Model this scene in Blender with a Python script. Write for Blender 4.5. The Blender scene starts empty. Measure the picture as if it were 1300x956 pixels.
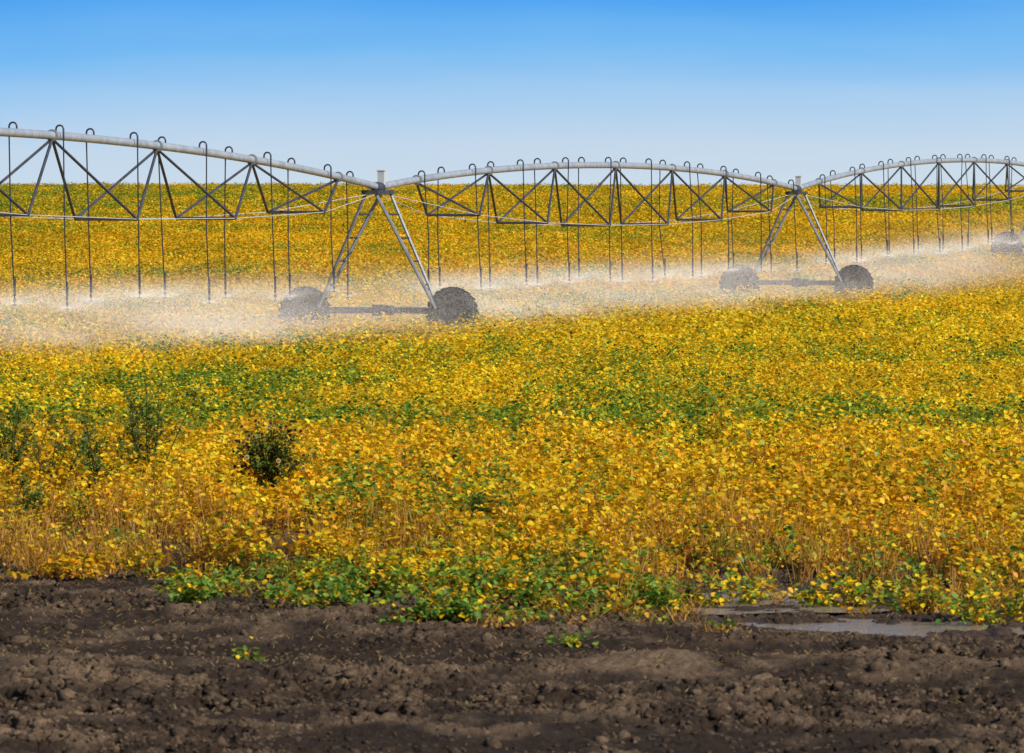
import bpy, math, random
import numpy as np
from mathutils import Vector
random.seed(4); rng = np.random.default_rng(11)
C = bpy.context.scene.collection
F = 7640.0; CAMZ = 3.5; YH = 255.0

# ---------------------------------------------------------------- noise
_T = [np.random.default_rng(100+i).random((256, 256)) for i in range(12)]
def vn(x, y, seed=0):
    x = np.asarray(x, float)+seed*17.3; y = np.asarray(y, float)+seed*9.7
    T = _T[seed % 12]
    xi = np.floor(x).astype(int); yi = np.floor(y).astype(int)
    fx = x-xi; fy = y-yi
    fx = fx*fx*(3-2*fx); fy = fy*fy*(3-2*fy)
    a = T[xi & 255, yi & 255]; b = T[(xi+1) & 255, yi & 255]
    c = T[xi & 255, (yi+1) & 255]; d = T[(xi+1) & 255, (yi+1) & 255]
    return (a*(1-fx)+b*fx)*(1-fy)+(c*(1-fx)+d*fx)*fy
def fbm(x, y, o=3, seed=0):
    s = 0; a = 1; t = 0
    for i in range(o):
        s = s+a*vn(x*2**i+i*3.1, y*2**i+i*7.7, seed+i); t += a; a *= .5
    return s/t
def sst(a, b, x):
    t = np.clip((x-a)/(b-a), 0, 1); return t*t*(3-2*t)

# ---------------------------------------------------------------- terrain
PY = [-500, 190, 205, 225, 249, 300, 350, 400, 440, 480, 520, 600, 800, 1500, 6000]
PZ = [0, 0, .07, .38, .9, 1.85, 2.75, 3.5, 3.95, 4.2, 4.22, 3.6, 0, -12, -60]
def base_z(x, y):
    x = np.asarray(x, float); y = np.asarray(y, float)
    return np.interp(y, PY, PZ)+sst(300, 480, y)*(vn(x/45, y*0+3, 2)-.5)*.35
PUD = [(2.1, 53.2, .8, 1.3), (2.4, 51.6, .9, .9), (3.0, 50.1, 1.1, .8), (4.0, 49.2, 1.2, .7), (4.5, 48.2, 1.1, .6)]
def puddle_mask(x, y):
    m = 0
    for (cx, cy, rx, ry) in PUD: m = m+1.15*np.exp(-(((x-cx)/rx)**2+((y-cy)/ry)**2)**1.3)
    return np.minimum(m, 1.2)*sst(.28, .58, fbm(x*2.4, y*2.8, 4, 5))*1.25
def edge_y(x):
    return np.interp(x, [-8, -5, -2.5, -1, 0, 1.2, 2.2, 3.4, 4.5, 8], [58.5, 57.2, 54.6, 53.2, 52.8, 52.8, 53.6, 52.0, 50.6, 49.5])
def soil_z(x, y):
    e = edge_y(x)
    amp = 1-.70*sst(e-1, e+6, y)
    amp = amp*(1-sst(80, 130, y)*.8)
    q = (2.5*x+y)/2.69
    wx = x+.25*(fbm(x*1.5, y*1.3, 2, 10)-.5); wy = y+.4*(fbm(x*1.2, y*1.1, 2, 11)-.5)
    h = (fbm(wx*.6, wy*.45, 2, 1)-.5)*.16
    patch = sst(.36, .62, fbm(x*.55, y*.6, 3, 8))
    r = 1-np.abs(2*fbm(wx*2.2, wy*2.2, 3, 3)-1)
    h = h+(r-.8)*.06*patch
    c = fbm(wx*4, wy*5, 3, 6)
    h = h+(c-.5)*.09
    d = fbm(wx*14, wy*14, 2, 2)
    h = h+(sst(.50, .62, d)*.036+np.maximum(d-.5, 0)*.07)*(.3+.8*patch)
    h = h+.11*np.exp(-((y-44.4-.5*np.sin(x*.9))/.7)**2)*(.2+fbm(x*1.2, y, 2, 9))
    h = h-.07*np.exp(-((y-46.6+.12*x)/.6)**2)-.05*np.exp(-((y-41.5+.05*x)/.5)**2)
    h = h*amp+.035*np.cos(q*2*math.pi/.62)*sst(e-3, e+1, y)*(1-sst(75, 90, y))
    near = 0
    for (cx, cy, rx, ry) in PUD: near = near+np.exp(-(((x-cx)/(rx*1.5+.5))**2+((y-cy)/(ry*1.5+.6))**2)**2)
    near = np.clip(near*1.6, 0, 1)
    h = h*(1-near)+np.maximum(h*.6, -.026)*near
    pm = np.clip(puddle_mask(x, y), 0, 1)
    return h*(1-.8*sst(.1, .8, pm))-.075*pm
def gz(x, y): return base_z(x, y)+soil_z(x, y)

# ---------------------------------------------------------------- materials
def mat(name):
    m = bpy.data.materials.new(name); m.use_nodes = True
    nt = m.node_tree; return m, nt, nt.nodes['Principled BSDF']
def simple(name, col, rough=.5, metal=0., var=.25, scale=6., bump=0.):
    m, nt, p = mat(name)
    tc = nt.nodes.new('ShaderNodeTexCoord'); n = nt.nodes.new('ShaderNodeTexNoise')
    n.inputs['Scale'].default_value = scale; n.inputs['Detail'].default_value = 5
    nt.links.new(tc.outputs['Object'], n.inputs['Vector'])
    r = nt.nodes.new('ShaderNodeValToRGB')
    r.color_ramp.elements[0].position = .3; r.color_ramp.elements[1].position = .7
    r.color_ramp.elements[0].color = tuple(c*(1-var) for c in col)+(1,)
    r.color_ramp.elements[1].color = tuple(min(1, c*(1+var)) for c in col)+(1,)
    nt.links.new(n.outputs['Fac'], r.inputs['Fac']); nt.links.new(r.outputs['Color'], p.inputs['Base Color'])
    p.inputs['Roughness'].default_value = rough; p.inputs['Metallic'].default_value = metal
    if bump:
        b = nt.nodes.new('ShaderNodeBump'); b.inputs['Strength'].default_value = bump
        nt.links.new(n.outputs['Fac'], b.inputs['Height']); nt.links.new(b.outputs['Normal'], p.inputs['Normal'])
    return m
M = {}
M['galv'] = simple('galvanised_steel', (.36, .40, .45), .45, .25, .2, 3.)
M['steel_dark'] = simple('weathered_steel', (.05, .056, .07), .6, .2, .3, 4.)
M['steel_mid'] = simple('truss_steel', (.20, .22, .25), .55, .2, .3, 4.)
M['rod'] = simple('pale_rod', (.50, .51, .52), .5, .1, .2, 4.)
M['hose'] = simple('black_hose', (.022, .026, .035), .5, 0, .3, 8.)
M['tyre'] = simple('tyre_rubber', (.022, .023, .027), .75, 0, .4, 9., .3)
M['rim'] = simple('rusty_rim', (.07, .065, .068), .6, .3, .4, 7.)
M['box'] = simple('painted_box', (.5, .52, .54), .45, 0, .1, 4.)

def leaf_material(name, trans=.42):
    m = bpy.data.materials.new(name); m.use_nodes = True; nt = m.node_tree
    for n in list(nt.nodes): nt.nodes.remove(n)
    at = nt.nodes.new('ShaderNodeAttribute'); at.attribute_name = 'col'
    d = nt.nodes.new('ShaderNodeBsdfDiffuse'); t = nt.nodes.new('ShaderNodeBsdfTranslucent')
    g = nt.nodes.new('ShaderNodeBsdfGlossy'); g.inputs['Roughness'].default_value = .5
    g.inputs['Color'].default_value = (1, 1, 1, 1)
    mx = nt.nodes.new('ShaderNodeMixShader'); mx.inputs[0].default_value = trans
    m2 = nt.nodes.new('ShaderNodeMixShader'); m2.inputs[0].default_value = .02
    o = nt.nodes.new('ShaderNodeOutputMaterial')
    L = nt.links.new
    L(at.outputs['Color'], d.inputs['Color']); L(at.outputs['Color'], t.inputs['Color'])
    L(d.outputs[0], mx.inputs[1]); L(t.outputs[0], mx.inputs[2])
    L(mx.outputs[0], m2.inputs[1]); L(g.outputs[0], m2.inputs[2]); L(m2.outputs[0], o.inputs['Surface'])
    return m
M['leaf'] = leaf_material('leaves')
def spray_mat():
    m = bpy.data.materials.new('water_droplets'); m.use_nodes = True; nt = m.node_tree
    for n in list(nt.nodes): nt.nodes.remove(n)
    d = nt.nodes.new('ShaderNodeBsdfDiffuse'); t = nt.nodes.new('ShaderNodeBsdfTranslucent')
    for n in (d, t): n.inputs['Color'].default_value = (.78, .74, .70, 1)
    mx = nt.nodes.new('ShaderNodeMixShader'); mx.inputs[0].default_value = .2
    o = nt.nodes.new('ShaderNodeOutputMaterial')
    nt.links.new(d.outputs[0], mx.inputs[1]); nt.links.new(t.outputs[0], mx.inputs[2]); nt.links.new(mx.outputs[0], o.inputs['Surface'])
    return m
M['spray'] = spray_mat()
def soil_mat(name='soil', bump=.8):
    m, nt, p = mat(name); L = nt.links.new
    at = nt.nodes.new('ShaderNodeAttribute'); at.attribute_name = 'col'
    g = nt.nodes.new('ShaderNodeNewGeometry')
    n = nt.nodes.new('ShaderNodeTexNoise'); n.inputs['Scale'].default_value = 30; n.inputs['Detail'].default_value = 8
    n.inputs['Roughness'].default_value = .75
    L(g.outputs['Position'], n.inputs['Vector'])
    r = nt.nodes.new('ShaderNodeMapRange'); r.inputs['From Min'].default_value = .3; r.inputs['From Max'].default_value = .7
    r.inputs['To Min'].default_value = .35; r.inputs['To Max'].default_value = 1.8
    L(n.outputs['Fac'], r.inputs['Value'])
    mm = nt.nodes.new('ShaderNodeVectorMath'); mm.operation = 'SCALE'
    L(at.outputs['Color'], mm.inputs[0]); L(r.outputs['Result'], mm.inputs['Scale'])
    L(mm.outputs['Vector'], p.inputs['Base Color'])
    L(at.outputs['Alpha'], p.inputs['Roughness'])
    p.inputs['Specular IOR Level'].default_value = .2
    b = nt.nodes.new('ShaderNodeBump'); b.inputs['Strength'].default_value = bump; b.inputs['Distance'].default_value = .035
    L(n.outputs['Fac'], b.inputs['Height']); L(b.outputs['Normal'], p.inputs['Normal'])
    return m
M['soil'] = soil_mat()
def water_mat():
    m, nt, p = mat('muddy_water')
    p.inputs['Base Color'].default_value = (.30, .235, .18, 1); p.inputs['Roughness'].default_value = .06
    g = nt.nodes.new('ShaderNodeNewGeometry')
    n = nt.nodes.new('ShaderNodeTexNoise'); n.inputs['Scale'].default_value = 14; n.inputs['Detail'].default_value = 3
    b = nt.nodes.new('ShaderNodeBump'); b.inputs['Strength'].default_value = .9; b.inputs['Distance'].default_value = .02
    nt.links.new(g.outputs['Position'], n.inputs['Vector']); nt.links.new(n.outputs['Fac'], b.inputs['Height']); nt.links.new(b.outputs['Normal'], p.inputs['Normal'])
    return m
M['water'] = water_mat()

# ---------------------------------------------------------------- mesh helpers
def np_mesh(name, V, Fc, material, col=None, smooth=False):
    me = bpy.data.meshes.new(name); k = Fc.shape[1]
    me.vertices.add(len(V)); me.vertices.foreach_set('co', np.ascontiguousarray(V, np.float32).ravel())
    me.loops.add(Fc.size); me.loops.foreach_set('vertex_index', np.ascontiguousarray(Fc, np.int32).ravel())
    me.polygons.add(len(Fc)); me.polygons.foreach_set('loop_start', np.arange(0, Fc.size, k, dtype=np.int32))
    if smooth: me.polygons.foreach_set('use_smooth', np.ones(len(Fc), bool))
    me.update(calc_edges=True)
    if col is not None:
        a = me.color_attributes.new('col', 'FLOAT_COLOR', 'POINT')
        if col.shape[1] == 3: col = np.hstack([col, np.ones((len(col), 1))])
        a.data.foreach_set('color', np.ascontiguousarray(col, np.float32).ravel())
    me.materials.append(material)
    o = bpy.data.objects.new(name, me); C.objects.link(o); return o
def tag(o, label=None, cat=None, group=None, kind=None):
    if label: o['label'] = label
    if cat: o['category'] = cat
    if group: o['group'] = group
    if kind: o['kind'] = kind
    return o
WO = {}
def empty(name, loc):
    o = bpy.data.objects.new(name, None); C.objects.link(o); o.location = loc; WO[o] = Vector(loc); o.empty_display_size = .2
    return o
def attach(o, parent, origin):
    WO[o] = Vector(origin)
    if parent is not None:
        o.parent = parent; o.location = Vector(origin)-WO[parent]
    else: o.location = Vector(origin)
class MB:
    def __init__(s): s.v = []; s.f = []
    def tube(s, path, r, n=8, cap=True):
        P = [Vector(p) for p in path]; b = len(s.v)
        rr = r if isinstance(r, (list, tuple)) else [r]*len(P)
        ref = None
        for i, p in enumerate(P):
            t = (P[min(i+1, len(P)-1)]-P[max(i-1, 0)]).normalized()
            if ref is None: ref = Vector((0, 0, 1)) if abs(t.z) < .9 else Vector((1, 0, 0))
            u = (ref-t*ref.dot(t)).normalized(); ref = u; w = t.cross(u)
            for k in range(n):
                a = 2*math.pi*k/n; s.v.append(p+(u*math.cos(a)+w*math.sin(a))*rr[i])
        for i in range(len(P)-1):
            for k in range(n):
                k2 = (k+1) % n
                s.f.append((b+i*n+k, b+i*n+k2, b+(i+1)*n+k2, b+(i+1)*n+k))
        if cap:
            s.f.append(tuple(b+k for k in range(n))[::-1]); e = b+(len(P)-1)*n
            s.f.append(tuple(e+k for k in range(n)))
        return s
    def box(s, c, ax, ay, az, hx, hy, hz):
        c = Vector(c); b = len(s.v)
        for i in (-1, 1):
            for j in (-1, 1):
                for k in (-1, 1): s.v.append(c+ax*hx*i+ay*hy*j+az*hz*k)
        for q in ((0, 1, 3, 2), (4, 6, 7, 5), (0, 4, 5, 1), (2, 3, 7, 6), (0, 2, 6, 4), (1, 5, 7, 3)):
            s.f.append(tuple(b+i for i in q))
        return s
    def lathe(s, c, axis, prof, n=32):
        c = Vector(c); axis = axis.normalized()
        u = Vector((0, 0, 1)) if abs(axis.z) < .9 else Vector((1, 0, 0)); w = axis.cross(u).normalized(); b = len(s.v)
        for i in range(n):
            a = 2*math.pi*i/n; d = u*math.cos(a)+w*math.sin(a)
            for (r, h) in prof: s.v.append(c+d*r+axis*h)
        m = len(prof)
        for i in range(n):
            j = (i+1) % n
            for k in range(m-1): s.f.append((b+i*m+k, b+i*m+k+1, b+j*m+k+1, b+j*m+k))
        return s
    def build(s, name, material, parent=None, origin=None, smooth=True, label=None):
        if origin is None: origin = s.v[0].copy()
        origin = Vector(origin)
        me = bpy.data.meshes.new(name); me.from_pydata([v-origin for v in s.v], [], s.f); me.materials.append(material)
        if smooth:
            me.polygons.foreach_set('use_smooth', [len(f) <= 4 for f in s.f]) 
            me.set_sharp_from_angle(angle=math.radians(40)) if hasattr(me, 'set_sharp_from_angle') else None
        o = bpy.data.objects.new(name, me); C.objects.link(o); attach(o, parent, origin)
        if label: o['label'] = label
        return o

# ---------------------------------------------------------------- ground
def grow(a, step, k, lim):
    r = []; x = a; st = step
    while x < lim:
        st *= k; x += st; r.append(x)
    return r
ys = list(np.arange(36, 58, .024)); ys = [-300, -100, -30, 0, 15, 25, 30, 33, 35]+ys
ys += grow(ys[-1], .026, 1.022, 5500)
xr = list(np.arange(0, 5.6, .020)); xr += grow(xr[-1], .022, 1.09, 2500)
xs = [-x for x in xr[:0:-1]]+xr
xs = np.array(xs); ys = np.array(ys)
X, Y = np.meshgrid(xs, ys); nx = len(xs); ny = len(ys)
Z = gz(X, Y)
V = np.stack([X.ravel(), Y.ravel(), Z.ravel()], 1)
i = np.arange(ny-1)[:, None]*nx+np.arange(nx-1)[None, :]
Fc = np.stack([i, i+1, i+nx+1, i+nx], -1).reshape(-1, 4)
x = V[:, 0]; y = V[:, 1]
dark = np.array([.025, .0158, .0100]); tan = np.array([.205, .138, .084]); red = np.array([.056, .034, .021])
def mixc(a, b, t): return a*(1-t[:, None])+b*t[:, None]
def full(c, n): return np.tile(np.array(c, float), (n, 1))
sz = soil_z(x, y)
t = np.clip((sz-.01)/.13+(fbm(x*2.6, y*1.8, 4, 7)-.5)*2.6, 0, 1)  # tan rises with height: sunlit tops, shaded hollows painted in, plus random mottling
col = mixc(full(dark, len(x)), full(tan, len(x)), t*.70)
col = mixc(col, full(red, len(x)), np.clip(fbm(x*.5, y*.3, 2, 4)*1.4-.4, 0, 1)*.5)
pm = np.clip(puddle_mask(x, y), 0, 1)
wetz = 0
for (cx, cy, rx, ry) in PUD: wetz = wetz+np.exp(-(((x-cx)/(rx*1.5))**2+((y-cy)/(ry*1.5))**2)**1.5)
wetz = np.clip(wetz, 0, 1)
rough = .92-.62*np.maximum(sst(.1, .4, pm), wetz*.85)
col = mixc(col, full([.060, .038, .025], len(x)), np.maximum(sst(.15, .5, pm), wetz*.6))
e = edge_y(x)
crop = sst(3, 14, y-e)
col = mixc(col, full([.20, .11, .03], len(x)), crop*.75)
far = sst(75, 150, y)
fcol = mixc(full([.44, .27, .012], len(x)), full([.16, .18, .012], len(x)), sst(.5, .66, fbm(x/14, y/14, 3, 2)))
col = mixc(col, fcol, far*.85)
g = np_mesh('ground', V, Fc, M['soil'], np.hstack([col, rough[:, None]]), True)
tag(g, 'dark muddy soil at the front of the field rising to a low far hill', 'ground', kind='structure')

# loose clods and crumbs
def clods(n, y0, y1, rmin, rmax, pw):
    ph = (1+5**.5)/2
    iv = np.array([(-1, ph, 0), (1, ph, 0), (-1, -ph, 0), (1, -ph, 0), (0, -1, ph), (0, 1, ph), (0, -1, -ph), (0, 1, -ph), (ph, 0, -1), (ph, 0, 1), (-ph, 0, -1), (-ph, 0, 1)])/1.9
    fi = np.array([(0, 11, 5), (0, 5, 1), (0, 1, 7), (0, 7, 10), (0, 10, 11), (1, 5, 9), (5, 11, 4), (11, 10, 2), (10, 7, 6), (7, 1, 8), (3, 9, 4), (3, 4, 2), (3, 2, 6), (3, 6, 8), (3, 8, 9), (4, 9, 5), (2, 4, 11), (6, 2, 10), (8, 6, 7), (9, 8, 1)])
    y = y0+(y1-y0)*rng.random(n); x = (rng.random(n)-.5)*2*(.085*y*1.12+1)
    k = (rng.random(n) < .15+.85*sst(.38, .56, fbm(x*.55, y*.6, 3, 8))) & (rng.random(n) > sst(.1, .4, puddle_mask(x, y)))
    x = x[k]; y = y[k]; n = len(x)
    r = rmin+(rmax-rmin)*rng.random(n)**pw
    c = np.stack([x, y, gz(x, y)-r*.1], 1)
    V = c[:, None]+iv[None]*(r[:, None, None]*(.4+1.0*rng.random((n, 12, 1))))*np.array([1, 1, .8])
    tt = np.clip(fbm(x*2.6, y*1.8, 3, 7)*2.0-.5, 0, 1)
    col = mixc(full(dark*1.4, n), full(tan*.75, n), tt)*(.7+.5*rng.random(n))[:, None]
    Fq = (np.arange(n)[:, None, None]*12+fi[None]).reshape(-1, 3)
    return V.reshape(-1, 3), Fq, np.repeat(np.hstack([col, np.full((n, 1), .92)]), 12, 0)
a = clods(120000, 37, 58, .006, .032, 2.4); b = clods(2600, 37, 54, .03, .08, 2.2)
o = np_mesh('soil_clods', np.concatenate([a[0], b[0]]), np.concatenate([a[1], b[1]+len(a[0])]), M['soil'], np.concatenate([a[2], b[2]]))
tag(o, 'loose crumbs and clods of brown earth scattered over the bare soil', 'clods', kind='stuff')

# puddles: irregular flat outlines
def puddle(cx, cy, rx, ry, z, label):
    n = 60; v = [(0, 0, 0)]
    for k in range(n):
        a = 2*math.pi*k/n; r = 1+.12*math.sin(3*a+cx)+.08*math.sin(5*a)
        v.append((rx*r*math.cos(a), ry*r*math.sin(a), 0))
    me = bpy.data.meshes.new('water'); me.from_pydata(v, [], [(0, 1+k, 1+(k+1) % n) for k in range(n)])
    me.materials.append(M['water']); o = bpy.data.objects.new('water', me); C.objects.link(o); o.location = (cx, cy, z)
    tag(o, label, 'puddle', kind='structure')
puddle(3.8, 49.3, 2.7, 1.9, -.031, 'long shallow muddy puddle on the bare soil at the right')
puddle(2.3, 52.9, 1.2, 1.55, -.034, 'small puddle between bean plants behind the wide puddle')

# ---------------------------------------------------------------- leaves
def leaf_quads(P, phi, alpha, beta, L, col, hexa):
    n = len(P)
    d = np.stack([np.cos(phi)*np.cos(alpha), np.sin(phi)*np.cos(alpha), np.sin(alpha)], 1)
    s = np.stack([-np.sin(phi), np.cos(phi), np.zeros(n)], 1)
    nn = np.cross(d, s)
    s2 = s*np.cos(beta)[:, None]+nn*np.sin(beta)[:, None]; n2 = np.cross(d, s2)
    if hexa: loc = [(0, 0, 0), (.25, .38, .09), (.68, .33, .06), (1, 0, -.08), (.68, -.33, .06), (.25, -.38, .09)]
    else: loc = [(0, 0, 0), (.45, .42, .1), (1, 0, -.05), (.45, -.42, .1)]
    k = len(loc)
    V = np.empty((n, k, 3))
    for j, (u, v, w) in enumerate(loc):
        V[:, j] = P+(d*u+s2*v+n2*w)*L[:, None]
    b = np.arange(n)[:, None]*k
    Fq = np.concatenate([b+np.array([[0, 1, 2, 3]]), b+np.array([[0, 3, 4, 5]])], 0) if hexa else b+np.array([[0, 1, 2, 3]])
    return V.reshape(-1, 3), Fq, np.repeat(col, k, 0)
def stem_quads(P, Q, w, col):
    n = len(P); V = np.empty((n, 4, 3))
    a = rng.random(n)*math.pi; s = np.stack([np.cos(a), np.sin(a)*.4, np.zeros(n)], 1)*w[:, None]
    V[:, 0] = P-s; V[:, 1] = P+s; V[:, 2] = Q+s*.6; V[:, 3] = Q-s*.6
    return V.reshape(-1, 3), np.arange(n)[:, None]*4+np.array([[0, 1, 2, 3]]), np.repeat(col, 4, 0)
YEL = np.array([[.96, .63, .010], [.95, .52, .008], [.97, .73, .025], [.88, .62, .012], [.95, .45, .006]])
GRN = np.array([[.15, .27, .020], [.08, .17, .014], [.26, .36, .025], [.11, .23, .03], [.40, .46, .03]])
BRN = np.array([[.52, .24, .03], [.34, .14, .025], [.62, .33, .045], [.70, .39, .05]])
def green_prob(x, y):
    g = .05+np.zeros_like(x)
    n1 = fbm(x/3.2, y/9, 3, 1)
    g += .50*sst(.55, .70, n1)
    wob = (fbm(x/3.5, y*0+1, 2, 3)-.5)*5
    bandamp = .92+.3*sst(.35, .6, vn(x/3+5, y*0, 4))
    g += 1.0*np.exp(-(np.abs(y-86.5-wob)/3.6)**3)*bandamp
    g += .85*np.exp(-((y-105-wob*1.3)/4)**2)*sst(.40, .60, vn(x/4, y*0+8, 5))*(1-sst(-1, 4, x)*.7)
    g += .60*np.exp(-((y-118-wob)/2.5)**2)*sst(.5, .65, vn(x/3, y*0+3, 6))
    g += .45*np.exp(-((y-78-wob)/2.0)**2)*sst(.5, .65, vn(x/2.5, y*0+13, 7))
    e = edge_y(x)
    g += .72*(1-sst(1.5, 7, y-e))*sst(-4.2, -2.4, x)*sst(.40, .56, vn(x*1.1, y*.5, 7))
    hill = sst(235, 300, y)
    n2 = .5*fbm(x/22+y/90, y/20, 3, 9)+.5*fbm(x/30+y/50, y/6, 2, 4)
    left = 1-sst(-25, 12, x)
    g2 = .04+.75*sst(.46, .60, n2+left*.08*sst(330, 370, y)-.03*(1-left))
    return np.clip(g, 0, 1)*(1-hill)+g2*hill
BUSH = (-2.7, 68.5)
def plants(y0, y1, sp, nl, L0, hexa, hp, rad, nstem):
    xm = .085*y1*1.12+1.6
    gx, gy = np.meshgrid(np.arange(-xm, xm, sp), np.arange(y0, y1, sp))
    gx = gx.ravel(); gy = gy.ravel()
    gx = gx+(rng.random(len(gx))-.5)*sp; gy = gy+(rng.random(len(gx))-.5)*sp
    if y0 < 80:
        q = (2.5*gx+gy)/2.69; qr = np.round(q/.62)*.62
        k = 1-sst(60, 80, gy); dq = (qr-q)*.75*k
        gx = gx+dq*2.5/2.69; gy = gy+dq/2.69
    ok = np.abs(gx) < .085*gy*1.12+1.6
    edn = (fbm(gx*1.1, gy*.5, 3, 2)-.5)*15
    e = edge_y(gx)+edn
    pres = np.maximum(sst(-1.4, 2.2, gy-e), .15*sst(-6, -1, gy-edge_y(gx)))
    leftgap = (1-sst(-2.6, -.6, gx))*(1-sst(60, 68, gy))
    rowid = np.round((2.5*gx+gy)/2.69/.62)
    miss = (vn(rowid*.9, gy*.25, 6) < .56)
    pres = pres*np.where(miss, 1-leftgap*.95, 1)
    pres = pres*(1-.97*sst(.15, .35, puddle_mask(gx, gy)))
    ok &= rng.random(len(gx)) < pres
    gx = gx[ok]; gy = gy[ok]; n = len(gx)
    e = edge_y(gx)
    wl = np.where(gx < -1.8, 13., 11.)
    fr = (1-sst(0.15, 1, (gy-e)/wl))*np.where(gx < -1.8, 1, .85)*sst(.15, .55, vn(gx*.8, gy*.4, 9))
    G = green_prob(gx, gy); isg = rng.random(n) < G
    hgt = hp*(.5+1.0*rng.random(n))*(.40+1.2*fbm(gx/.9, gy/1.6, 2, 5))*(1-.40*(1-sst(0, 6, gy-e)))
    hgt = np.where(isg & (gy < e+5), hgt*.75, hgt)
    nb = (np.abs(gx-BUSH[0]) < .6) & (gy > BUSH[1]-5) & (gy < BUSH[1]+.5); hgt = np.where(nb, hgt*.6, hgt)
    k = np.where((fr > .3) & ~isg, (nl*(1-.68*fr)).astype(int), nl)
    k = np.where(gy < e-1.5, (k*.4).astype(int), k); hgt = np.where(gy < e-1.5, hgt*.55, hgt)
    idx = np.repeat(np.arange(n), k); m = len(idx)
    a = rng.random(m)*2*math.pi; r = rad*np.sqrt(rng.random(m))*(.8+.4*rng.random(m))
    u = rng.random(m)**.5
    px = gx[idx]+np.cos(a)*r; py = gy[idx]+np.sin(a)*r
    z = base_z(px, py)+np.minimum(soil_z(px, py), .05)*(py < 90)+hgt[idx]*u*(1-.38*(r/rad)**2)+.02
    tr = rng.random(m); c = YEL[rng.integers(0, 5, m)].copy()
    pv = (.82+.3*rng.random(n))[idx]      # whole-plant tone
    c *= (.76+.44*vn(px/2.2, py/5, 8))[:, None]*pv[:, None]
    nearw = (1-sst(60, 95, py))*sst(.38, .68, fbm(px/1.1, py/2.5, 2, 10))
    c *= 1-nearw[:, None]*np.array([.06, .17, .15])
    if y0 >= 200: c *= np.array([.88, .85, .9])
    gl = np.where(isg[idx], tr < .86, tr < (.06 if y0 < 200 else .02))
    gc = GRN[rng.integers(0, 5, m)]
    if y0 >= 200: gc = gc*.7+np.array([.38, .36, .015])*.3
    c[gl] = gc[gl]
    mixg = (~gl) & (rng.random(m) < .10); c[mixg] = c[mixg]*.5+np.array([.25, .36, .02])*.5
    low = (~gl) & (rng.random(m) < np.clip((.55-u)*1.3+fr[idx]*.40, 0, .9)*(1 if y0 < 200 else .5)); bc = BRN[rng.integers(0, 4, m)]
    c[low] = bc[low]
    c = np.clip(c*(.86+.24*rng.random(m))[:, None], 0, .97)
    L = L0*(.6+.8*rng.random(m))*(1-.3*fr[idx])
    out = [leaf_quads(np.stack([px, py, z], 1), rng.random(m)*2*math.pi, (rng.random(m)-.6)*1.5, (rng.random(m)-.5)*1.5, L, c, hexa)]
    if nstem:
        ks = np.round(nstem*(1+2.8*fr)).astype(int); idx = np.repeat(np.arange(n), ks); m = len(idx)
        a = rng.random(m)*2*math.pi; r = rad*.7*np.sqrt(rng.random(m))
        bx = gx[idx]+np.cos(a)*r; by = gy[idx]+np.sin(a)*r; h = hgt[idx]*(.3+.65*rng.random(m))
        bz = gz(bx, by)-.01
        lean = (rng.random((m, 2))-.5)*.3
        c = BRN[rng.integers(0, 4, m)]*(.6+.5*rng.random(m))[:, None]
        out.append(stem_quads(np.stack([bx, by, bz], 1), np.stack([bx+lean[:, 0], by+lean[:, 1], bz+h], 1), .004+.003*rng.random(m), c))
    return out
parts = []
parts += plants(45, 84, .30, 60, .064, True, .45, .20, 9)
parts += plants(84, 125, .33, 56, .064, False, .44, .24, 0)
parts += plants(125, 205, .42, 42, .083, False, .42, .34, 0)
parts += plants(205, 300, .60, 44, .105, False, .42, .5, 0)
parts += plants(300, 535, .8, 46, .125, False, .42, .6, 0)
def join(parts):
    Vs = []; Fs = []; Cs = []; b = 0
    for V, Fq, c in parts:
        Vs.append(V); Fs.append(Fq+b); Cs.append(c); b += len(V)
    return np.concatenate(Vs), np.concatenate(Fs), np.concatenate(Cs)
V, Fq, c = join(parts)
print('crop faces', len(Fq))
o = np_mesh('bean_crop', V, Fq, M['leaf'], c)
tag(o, 'ripening yellow bean crop with green patches covering the whole field', 'crop', kind='stuff')

# straw litter on the bare soil
m = 10000
px = (rng.random(m)-.5)*13; py = 40+18*rng.random(m)**.55; pz = gz(px, py)+.014
a = rng.random(m)*math.pi; l = .02+.06*rng.random(m)
Q = np.stack([px+np.cos(a)*l, py+np.sin(a)*l, pz+.03*rng.random(m)], 1)
V, Fq, c = stem_quads(np.stack([px, py, pz], 1), Q, .0025+.0025*rng.random(m), BRN[rng.integers(0, 4, m)]*np.array([.7, .9, 2.2]))
o = np_mesh('straw_litter', V, Fq, M['leaf'], c); tag(o, 'scattered bits of dry straw lying on the dark soil', 'straw', kind='stuff')

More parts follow.
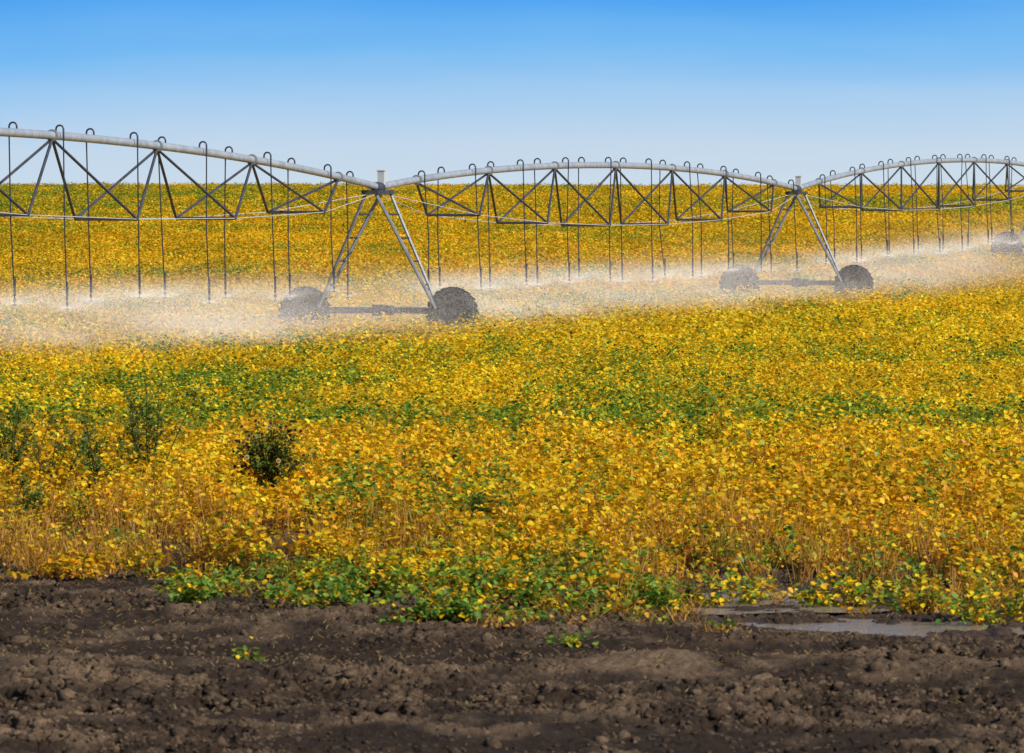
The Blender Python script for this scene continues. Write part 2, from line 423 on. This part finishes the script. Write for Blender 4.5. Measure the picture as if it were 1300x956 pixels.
# ---------------------------------------------------------------- single plants
def ground_point(px, py):
    s = (py-YH)/CAMZ; return (px-650)/s, F/s
def local_leaves(name, parent, P, L, cols, hexa=True, droop=.62):
    n = len(P)
    V, Fq, c = leaf_quads(np.array(P), rng.random(n)*2*math.pi, (rng.random(n)-droop)*1.6, (rng.random(n)-.5)*1.4, np.array(L), np.array(cols), hexa)
    org = WO[parent]; o = np_mesh(name, V-np.array(org), Fq, M['leaf'], c); attach(o, parent, org); return o
def plain_col(o, colr):
    a = o.data.color_attributes.new('col', 'FLOAT_COLOR', 'POINT')
    a.data.foreach_set('color', np.tile(np.array(list(colr)+[1.]), (len(o.data.vertices), 1)).astype(np.float32).ravel())
BG = np.array([[.15, .29, .03], [.10, .22, .02], [.26, .39, .04], [.13, .26, .04]])
def bean_plant(px, py, w, h, label, yellow=0.1, nl=150):
    x, y = ground_point(px, py); z = float(gz(x, y))-.01
    t = empty('bean_plant', (x, y, z)); tag(t, label, 'plant', 'green bean plants along the muddy edge')
    mb = MB(); P = []; L = []; K = []
    for k in range(20):
        a = random.random()*6.28; r = w*random.random()**.5; hh = h*(1-.5*(r/w)**2)*random.uniform(.3, 1.2)
        p0 = Vector((x+.3*r*math.cos(a), y+.3*r*math.sin(a), z)); p2 = Vector((x+math.cos(a)*r, y+math.sin(a)*r, z+hh)); p1 = (p0+p2)/2+Vector((0, 0, hh*.2))
        mb.tube([p0, p1, p2], [.005, .004, .002], 5)
        for q in range(nl//20):
            f = random.random()**.6; b = p0.lerp(p2, f)
            P.append((b.x+random.gauss(0, .05), b.y+random.gauss(0, .05), max(z+.03, b.z+random.gauss(.01, .03))))
            L.append(random.uniform(.036, .074))
            cc = BG[random.randrange(4)]*random.uniform(.6, 1.3) if random.random() > yellow else YEL[random.randrange(5)]
            K.append(cc)
    s = mb.build('stem', M['leaf'], t, (x, y, z)); plain_col(s, (.30, .19, .03))
    local_leaves('foliage', t, P, L, K)
bp = [
 (250, 775, .46, .34, 'low green bean plant at the far left of the muddy edge'),
 (312, 826, .20, .10, 'tiny green seedling patch alone on the bare mud left of centre'),
 (425, 784, .52, .38, 'leafy green bean plant left of centre at the muddy edge'),
 (503, 796, .20, .14, 'small green bean plant just right of the leafy left one'),
 (600, 788, .56, .50, 'tallest dark green bean plant at the centre of the muddy edge'),
 (712, 780, .46, .44, 'rounded green bean plant right of the tallest centre one'),
 (722, 822, .12, .10, 'very small seedling standing alone on the mud in the middle'),
 (830, 774, .34, .32, 'small bright green bean plant left of the puddle'),
 (925, 762, .44, .42, 'broad mixed green and yellow bean plant behind the puddle'),
 (1065, 764, .46, .36, 'green bean plant behind the right half of the puddle'),
 (1165, 776, .40, .36, 'green bean plant at the right end of the puddle'),
 (1265, 788, .50, .44, 'bushy green bean plant near the right edge of the photo'),
]
for (a, b, w, h, lab) in bp: bean_plant(a, b, w, h, lab, .14 if a < 900 else .45, int(400*w/.4) if h > .2 else 60)

def weed(px, py, h, label, n=60, lean=0., sp0=.16, ns=6):
    x, y = ground_point(px, py); z = float(gz(x, y))
    t = empty('tall_weed', (x, y, z)); tag(t, label, 'weed', 'tall weeds among the crop at the left')
    mb = MB(); P = []; L = []; K = []
    for k in range(ns):
        top = Vector((x+lean*h+random.gauss(0, sp0), y+random.gauss(0, .1), z+h*random.uniform(.65, 1)))
        base = Vector((x+random.gauss(0, .07), y, z)); mid = base.lerp(top, .5)+Vector((random.gauss(0, .03), 0, 0))
        mb.tube([base, mid, top], [.011, .008, .003], 5)
        for q in range(14):
            f = random.uniform(.2, .97); b = base.lerp(mid, f*2) if f < .5 else mid.lerp(top, f*2-1)
            sd = random.choice((-1, 1)); tw = b+Vector((sd*random.uniform(.06, .22)*(1.25-f), random.gauss(0, .05), random.uniform(.05, .14)))
            mb.tube([b, tw], [.004, .002], 4)
            for j in range(n//9):
                c = b.lerp(tw, random.uniform(.2, 1.1))
                P.append((c.x+random.gauss(0, .014), c.y+random.gauss(0, .014), c.z+random.gauss(0, .014)))
                L.append(random.uniform(.022, .046)); K.append(np.array([.13, .20, .03])*random.uniform(.5, 1.5))
    s = mb.build('stem', M['leaf'], t, (x, y, z)); plain_col(s, (.10, .12, .03))
    local_leaves('foliage', t, P, L, K, False, .35)
weed(6, 640, 1.20, 'dark feathery weed at the very left edge of the photo', 100, .05, .26, 10)
weed(62, 648, 1.05, 'slender dark weed second from the left edge', 80, .15, .18, 7)
weed(120, 650, 1.15, 'bushy dark weed between the slender weed and the tall one', 100, .1, .27, 10)
weed(188, 640, 1.42, 'tallest dark green weed left of the sunflower bush', 110, 0, .27, 13)
weed(30, 690, .74, 'short dark weed low in the crop below the taller ones', 80, 0, .2)
weed(622, 700, .56, 'low dark green weed standing alone at centre of the crop', 130, 0, .17, 12)

def sunflower(px, py, h, label):
    x, y = ground_point(px, py); z = float(gz(x, y))
    t = empty('wild_sunflower', (x, y, z)); tag(t, label, 'weed')
    mb = MB(); P = []; L = []; K = []; tips = []
    main = [Vector((x, y, z)), Vector((x+.02, y, z+h*.3)), Vector((x+.02, y, z+h*.5)), Vector((x+.03, y, z+h*.7))]
    mb.tube(main, [.02, .016, .012, .006], 6)
    for k in range(80):      # rounded crown of twigs around a middle point
        a = random.random()*6.28; ev = random.uniform(-.5, 1.45); rr = random.uniform(.6, 1.0)
        f = random.uniform(.1, .62); b = Vector((x+.02, y, z+h*f))
        tip = Vector((x+math.cos(a)*math.cos(ev)*.50*rr, y+math.sin(a)*math.cos(ev)*.4*rr, z+h*.55+math.sin(ev)*h*.46*rr))
        mid = b.lerp(tip, .5)+Vector((0, 0, -.02)); mb.tube([b, mid, tip], [.006, .004, .0025], 5)
        tips.append(tip)
        for q in range(15):
            g = random.uniform(.25, 1); bb = b.lerp(tip, g)
            P.append((bb.x+random.gauss(0, .03), bb.y+random.gauss(0, .03), bb.z+random.gauss(0, .03)))
            L.append(random.uniform(.03, .07)); K.append(np.array([.13, .18, .025])*random.uniform(.4, 1.5))
    s = mb.build('stem', M['leaf'], t, (x, y, z)); plain_col(s, (.10, .08, .03))
    local_leaves('foliage', t, P, L, K)
    for tip in tips[:44]:
        fm = MB(); d = Vector((random.gauss(0, .5), -1, random.uniform(0, .9))).normalized()
        u = d.cross(Vector((0, 0, 1))).normalized(); w = u.cross(d)
        for k in range(10):
            a = k*.628; e1 = u*math.cos(a)+w*math.sin(a); e2 = u*math.cos(a+.25)+w*math.sin(a+.25); e3 = u*math.cos(a-.25)+w*math.sin(a-.25)
            b = len(fm.v); fm.v += [tip+e1*.008, tip+e2*.022, tip+e1*.034, tip+e3*.022]; fm.f.append((b, b+1, b+2, b+3))
        fo = fm.build('flower', M['leaf'], t, tip); plain_col(fo, (.8, .5, .02))
        cm = MB(); cm.tube([tip-d*.006, tip+d*.010], [.020, .016], 8)
        co = cm.build('flower_centre', M['leaf'], fo, tip); plain_col(co, (.04, .025, .018))
sunflower(343, 648, 1.12, 'dark bushy wild sunflower with small yellow flowers rising above the crop')

# ---------------------------------------------------------------- centre pivot irrigator
T = [Vector((-16.3, 105, 0)), Vector((-3.4, 153, 0)), Vector((9.5, 201, 0)), Vector((22.4, 249, 0))]
GZ = [.70, 0., .05, .90]; PH = [4.60, 3.84, 3.89, 4.74]
D = (T[1]-T[0]).normalized(); PERP = Vector((D.y, -D.x, 0)); UP = Vector((0, 0, 1))
root = empty('irrigation_machine', (T[1].x, T[1].y, 0))
tag(root, 'long centre pivot irrigation machine on wheeled towers spraying the yellow field', 'irrigation machine')
def chord(i, t): return PH[i]*(1-t)+PH[i+1]*t
def pipe_pt(i, t):
    b = T[i].lerp(T[i+1], t); q = 4*t*(1-t)
    return Vector((b.x, b.y, chord(i, t)+.68*q**.92))
def rod_pt(i, t, s):
    q = 4*t*(1-t); b = T[i].lerp(T[i+1], t)
    w = .72*min(1, (q/.3))**.8
    return Vector((b.x, b.y, chord(i, t)-.08-1.0*q**.62))+PERP*(s*w)
heads = []
for i in range(3):
    tmax = 1.; tmin = .22 if i == 0 else 0.
    mb = MB(); ts = [tmin+(1-tmin)*k/48 for k in range(49)]
    mb.tube([pipe_pt(i, t) for t in ts], .092, 14)
    pipe = mb.build('span_pipe', M['galv'], root, pipe_pt(i, .5))
    nb_ = 7; bots = [k/nb_ for k in range(1, nb_) if k/nb_ > tmin]
    tops = [(k+.5)/nb_ for k in range(nb_)]
    for t in tops:
        if t < tmin: continue
        p = pipe_pt(i, t); fm = MB(); fm.lathe(p, D, [(.06, -.04), (.13, -.04), (.13, .04), (.06, .04)], 18)
        fm.build('flange', M['steel_mid'], pipe, p)
    for tb in bots:
        L_, R_ = rod_pt(i, tb, -1), rod_pt(i, tb, 1)
        sm = MB(); sm.tube([L_, R_], .036, 6); sm.build('cross_strut', M['steel_dark'], pipe, (L_+R_)/2)
        for s, bpnt in ((-1, L_), (1, R_)):
            for tt in (tb-.5/nb_, tb+.5/nb_):
                top = pipe_pt(i, min(max(tt, .012), .988))-UP*.07
                am = MB(); am.tube([bpnt, top], .034, 6); am.build('truss_brace', M['steel_dark'], pipe, bpnt)
    for s in (-1, 1):
        pts = [rod_pt(i, t, s) for t in [max(tmin, .004)]+bots+[.996]]
        rm = MB(); rm.tube(pts, .0095, 6); rm.build('truss_rod', M['rod'], pipe, pts[len(pts)//2])
    for k in range(20):
        t = (k+.5)/20 if i else (k+1.1)/20
        if t < tmin+.05 or t > .99: continue
        s = 1 if k % 2 else -1
        p = pipe_pt(i, t); g0 = p+UP*.06; off = PERP*s
        up = .08; rr = .085
        path = [g0, g0+UP*up]
        for a in range(1, 8):
            an = math.pi*a/8; path.append(g0+UP*(up+rr*math.sin(an))+off*(rr*(1-math.cos(an))))
        path += [g0+off*2*rr+UP*up, g0+off*2*rr-UP*.15]
        gm = MB(); gm.tube(path, .020, 8); gm.build('gooseneck', M['hose'], pipe, g0)
        ground = float(base_z(p.x, p.y)); zt = max(ground, GZ[i]*(1-t)+GZ[i+1]*t if i > 0 else 0)+1.22+random.uniform(-.10, .10)
        if i == 0: zt += .12*min(1, (1-t)*2.4)
        a0 = path[-1]; sway = Vector((random.gauss(.08, .05), random.gauss(0, .03), 0))
        zb = Vector((a0.x+sway.x, a0.y+sway.y, zt)); mid = a0.lerp(zb, .5)+PERP*random.gauss(.0, .035)
        hm = MB(); hm.tube([a0, mid, zb], .015, 6); h = hm.build('drop_hose', M['hose'], root, a0)
        wm = MB(); wm.tube([zb+UP*.52, zb+UP*.12], .028, 8); wm.build('hose_weight', M['hose'], h, zb+UP*.27)
        nm = MB(); nm.lathe(zb, UP, [(.012, .08), (.035, .05), (.035, .02), (.014, .0), (.014, -.05), (.055, -.06), (.055, -.075), (.001, -.08)], 10)
        nm.build('sprinkler_head', M['hose'], h, zb)
        heads.append((zb, ground))
def tower(i):
    c = T[i]; g0 = GZ[i]; top = Vector((c.x, c.y, PH[i]))
    wb = 1.95; axle = g0+.66
    P = lambda a, b, z: Vector((c.x, c.y, 0))+PERP*a+D*b+UP*z
    bm = MB(); bm.box(P(0, 0, axle+.06), PERP, D, UP, 1.72, .075, .075)
    beam = bm.build('drive_tower', M['steel_dark'], root, P(0, 0, axle+.06), False)
    for s in (-1, 1):
        pr = []
        for b in (-1, 1):
            foot = P(1.55*s, .12*b, axle+.12); head = P(.10*s, .68*b, PH[i]-.09)
            lm = MB(); lm.tube([foot, head], .045, 6)
            lm.build('leg', M['steel_mid'], beam, foot); pr.append((foot, head))
        for q in (.2, .4, .6, .8):
            a = pr[0][0].lerp(pr[0][1], q); b2 = pr[1][0].lerp(pr[1][1], q)
            tm = MB(); tm.tube([a, b2], .026, 6); tm.build('leg_tie', M['steel_dark'], beam, a)
    bx = MB(); bx.box(P(.0, 0, axle+.06), PERP, D, UP, .13, .13, .14); bx.lathe(P(.13, 0, axle+.06), PERP, [(.0, .0), (.12, .0), (.12, .26), (.08, .3), (0, .3)], 14)
    bx.build('drive_motor', M['steel_dark'], beam, P(0, 0, axle+.06))
    for s in (-1, 1):
        dm = MB(); dm.tube([P(.2*s, 0.14, axle+.0), P(1.85*s, .14, axle-.02)], .018, 6); dm.build('drive_shaft', M['steel_dark'], beam, P(s, .14, axle))
    cb = MB(); cb.box(P(.0, .3, PH[i]+.22), PERP, D, UP, .09, .07, .20); cb.box(P(0, .3, PH[i]+.435), PERP, D, UP, .11, .09, .012)
    cb.build('control_box', M['box'], beam, P(0, .3, PH[i]+.02), False)
    jm = MB(); jm.lathe(top, D, [(.0, -.3), (.115, -.3), (.14, -.1), (.14, .1), (.115, .3), (0, .3)], 16)
    jm.box(P(0, 0, PH[i]-.12), PERP, D, UP, .22, .75, .05); jm.build('pipe_joint', M['steel_dark'], beam, top)
    for s in (-1, 1):
        wc = P(wb*s, 0, axle)
        rm = MB(); rm.lathe(wc, D, [(.001, -.05), (.12, -.05), (.14, .0), (.28, .02), (.31, -.11), (.335, -.12), (.335, .12), (.31, .11), (.28, .05), (.12, .07), (.001, .07)], 28)
        wheel = rm.build('wheel', M['rim'], root, wc)
        tm = MB(); tm.lathe(wc, D, [(.325, -.11), (.40, -.145), (.52, -.155), (.60, -.13), (.622, -.07), (.628, 0), (.622, .07), (.60, .13), (.52, .155), (.40, .145), (.325, .11), (.325, -.11)], 40)
        for k in range(22):
            for sd in (-1, 1):
                an = 2*math.pi*(k+.25*sd)/22
                rd = UP*math.cos(an)+D.cross(UP)*math.sin(an); tg = D.cross(rd)
                dirv = (D*sd*.8+tg*.6).normalized(); oth = rd.cross(dirv)
                tm.box(wc+rd*.632+D*(sd*.075), dirv, oth, rd, .095, .02, .03)
        tm.build('tyre', M['tyre'], wheel, wc, label=None)
        hb = MB(); hb.lathe(wc, D, [(.0, -.14), (.08, -.14), (.10, -.06), (.10, .1), (.0, .1)], 14); hb.build('hub', M['steel_dark'], wheel, wc)
        am = MB(); am.box(P(1.72*s, .0, axle+.03), PERP, D, UP, .05, .16, .10); am.build('gearbox', M['steel_dark'], wheel, P(1.72*s, 0, axle))
for i in (1, 2, 3): tower(i)

# ---------------------------------------------------------------- sun direction
sv = Vector((.72, -.62, 0)).normalized(); el = math.radians(36)
sv = Vector((sv.x*math.cos(el), sv.y*math.cos(el), math.sin(el)))

# ---------------------------------------------------------------- water spray (droplets)
Pd = []; Sd = []
for (h, gr) in heads:
    dens = min(1, 150/h.y)**.7*random.uniform(.65, 1.25)
    n1, n2 = int(36000*dens), int(80000*dens)
    a = rng.random(n1)*2*math.pi; a = np.where(rng.random(n1) < .45, np.round(a/(2*math.pi)*11)/11*2*math.pi+rng.normal(0, .07, n1), a)
    R = 2.6+2.8*rng.random(n1); tau = rng.random(n1)**1.2
    lift = random.uniform(.9, 1.9)+.7*rng.normal(0, 1, n1)
    z = h.z-.07+lift*tau-(h.z-.07-gr-.35+lift)*tau**2+rng.normal(0, .02, n1)+.26*tau*rng.normal(0, 1, n1)
    x1 = h.x+np.cos(a)*R*tau+1.4*tau**2; y1 = h.y+np.sin(a)*R*tau
    Pd.append(np.stack([x1, y1, z], 1)); Sd.append(np.full(n1, 1.0))
    dr = rng.exponential(2.0, n2); s = 2.5
    x2 = h.x+rng.normal(0, s, n2)+dr; y2 = h.y+rng.normal(0, s, n2)+dr*.3
    top = .32+.58*fbm(x2/2.6, y2/9, 2, 7)+.28*(h.y > 190)*sst(12, 20, x2)
    hh = .22+np.abs(rng.normal(0, 1, n2))*top+dr*.11
    z2 = gr+hh
    w = fbm(x2/2.4+hh*1.1, y2/9+hh, 2, 3)
    keep = rng.random(n2) < .25+.75*sst(.34, .66, w)
    Pd.append(np.stack([x2, y2, z2], 1)[keep]); Sd.append(np.full(int(keep.sum()), .92))
P = np.concatenate(Pd); S = np.concatenate(Sd); n = len(P)
k = (np.abs(P[:, 0]) < .085*P[:, 1]*1.1+1.5)
for tw in T[1:]:
    dd = (P[:, 0]-tw.x)**2/9+(P[:, 1]-tw.y+6)**2/110
    k &= rng.random(n) > .70*np.exp(-dd)
P = P[k]; S = S[k]; n = len(P)
S = S*.0029*(.7+.6*rng.random(n))
nd = (sv+Vector((0, -1, 0))).normalized(); nd = np.array(nd)[None]+rng.normal(0, .15, (n, 3)); nd /= np.linalg.norm(nd, axis=1)[:, None]
u = np.cross(nd, np.array([[0, 0, 1.]])); u /= np.linalg.norm(u, axis=1)[:, None]; v = np.cross(nd, u)
th = rng.random(n)*6.28
V = np.empty((n, 3, 3))
for j in range(3):
    aa = th+j*2.0944
    V[:, j] = P+(u*np.cos(aa)[:, None]+v*np.sin(aa)[:, None])*S[:, None]
print('droplets', n)
o = np_mesh('water_spray', V.reshape(-1, 3), np.arange(n*3).reshape(-1, 3), M['spray'])
tag(o, 'white water spray and fine mist drifting below the irrigation machine', 'water spray', kind='stuff')

# ---------------------------------------------------------------- light, sky, camera
sl = bpy.data.lights.new('sun', 'SUN'); sl.energy = 5.0; sl.angle = math.radians(.5); sl.color = (1, .95, .87)
so = bpy.data.objects.new('sun', sl); C.objects.link(so); so.rotation_euler = sv.to_track_quat('Z', 'Y').to_euler()
w = bpy.data.worlds.new('World'); bpy.context.scene.world = w; w.use_nodes = True
nt = w.node_tree; L = nt.links.new
bg = nt.nodes['Background']; out = nt.nodes['World Output']
sky = nt.nodes.new('ShaderNodeTexSky'); sky.sky_type = 'NISHITA'; sky.sun_disc = False
sky.sun_elevation = el; sky.sun_rotation = math.atan2(sv.x, sv.y)
L(sky.outputs[0], bg.inputs['Color']); bg.inputs['Strength'].default_value = .085
tc = nt.nodes.new('ShaderNodeTexCoord'); sx = nt.nodes.new('ShaderNodeSeparateXYZ'); L(tc.outputs['Generated'], sx.inputs[0])
nz = nt.nodes.new('ShaderNodeTexNoise'); nz.inputs['Scale'].default_value = 1; nz.inputs['Detail'].default_value = 4
mp = nt.nodes.new('ShaderNodeMapping'); mp.inputs['Scale'].default_value = (9, 9, 70); L(tc.outputs['Generated'], mp.inputs['Vector']); L(mp.outputs[0], nz.inputs['Vector'])
ma = nt.nodes.new('ShaderNodeMath'); ma.operation = 'MULTIPLY_ADD'; ma.inputs[1].default_value = .012; ma.inputs[2].default_value = -.006
L(nz.outputs['Fac'], ma.inputs[0])
mb_ = nt.nodes.new('ShaderNodeMath'); mb_.operation = 'ADD'; L(ma.outputs[0], mb_.inputs[0]); L(sx.outputs['Z'], mb_.inputs[1])
mc = nt.nodes.new('ShaderNodeMath'); mc.operation = 'MULTIPLY_ADD'; mc.inputs[1].default_value = -.020; L(sx.outputs['X'], mc.inputs[0]); L(mb_.outputs[0], mc.inputs[2])
mr = nt.nodes.new('ShaderNodeMapRange'); mr.inputs['From Min'].default_value = 0; mr.inputs['From Max'].default_value = .06; L(mc.outputs[0], mr.inputs['Value'])
cr = nt.nodes.new('ShaderNodeValToRGB'); el_ = cr.color_ramp.elements
def lin(r, g, b): return tuple(((c/255)/12.92 if c/255 <= .04045 else ((c/255+.055)/1.055)**2.4) for c in (r, g, b))+(1,)
el_[0].position = 0; el_[0].color = lin(206, 221, 233); el_[1].position = 1; el_[1].color = lin(40, 120, 215)
for p, c_ in ((.13, lin(196, 216, 235)), (.30, lin(166, 205, 240)), (.44, lin(120, 187, 243)), (.58, lin(76, 162, 241))):
    e_ = el_.new(p); e_.color = c_
L(mr.outputs[0], cr.inputs['Fac'])
b2 = nt.nodes.new('ShaderNodeBackground'); L(cr.outputs['Color'], b2.inputs['Color']); b2.inputs['Strength'].default_value = 1
fac = nt.nodes.new('ShaderNodeMapRange'); fac.inputs['From Min'].default_value = .05; fac.inputs['From Max'].default_value = .25
L(sx.outputs['Z'], fac.inputs['Value'])
ms = nt.nodes.new('ShaderNodeMixShader'); L(fac.outputs[0], ms.inputs[0]); L(b2.outputs[0], ms.inputs[1]); L(bg.outputs[0], ms.inputs[2]); L(ms.outputs[0], out.inputs['Surface'])

cam = bpy.data.cameras.new('camera'); cam.sensor_width = 36; cam.lens = 36*F/1300; cam.clip_end = 9000; cam.clip_start = .5
cam.dof.use_dof = True; cam.dof.focus_distance = 135; cam.dof.aperture_fstop = 12
co = bpy.data.objects.new('camera', cam); C.objects.link(co); co.location = (0, 0, CAMZ)
co.rotation_euler = (math.pi/2-math.atan((478-YH)/F), 0, 0)
bpy.context.scene.camera = co
sc = bpy.context.scene; sc.view_settings.view_transform = 'Standard'; sc.view_settings.look = 'None'; sc.view_settings.exposure = 0
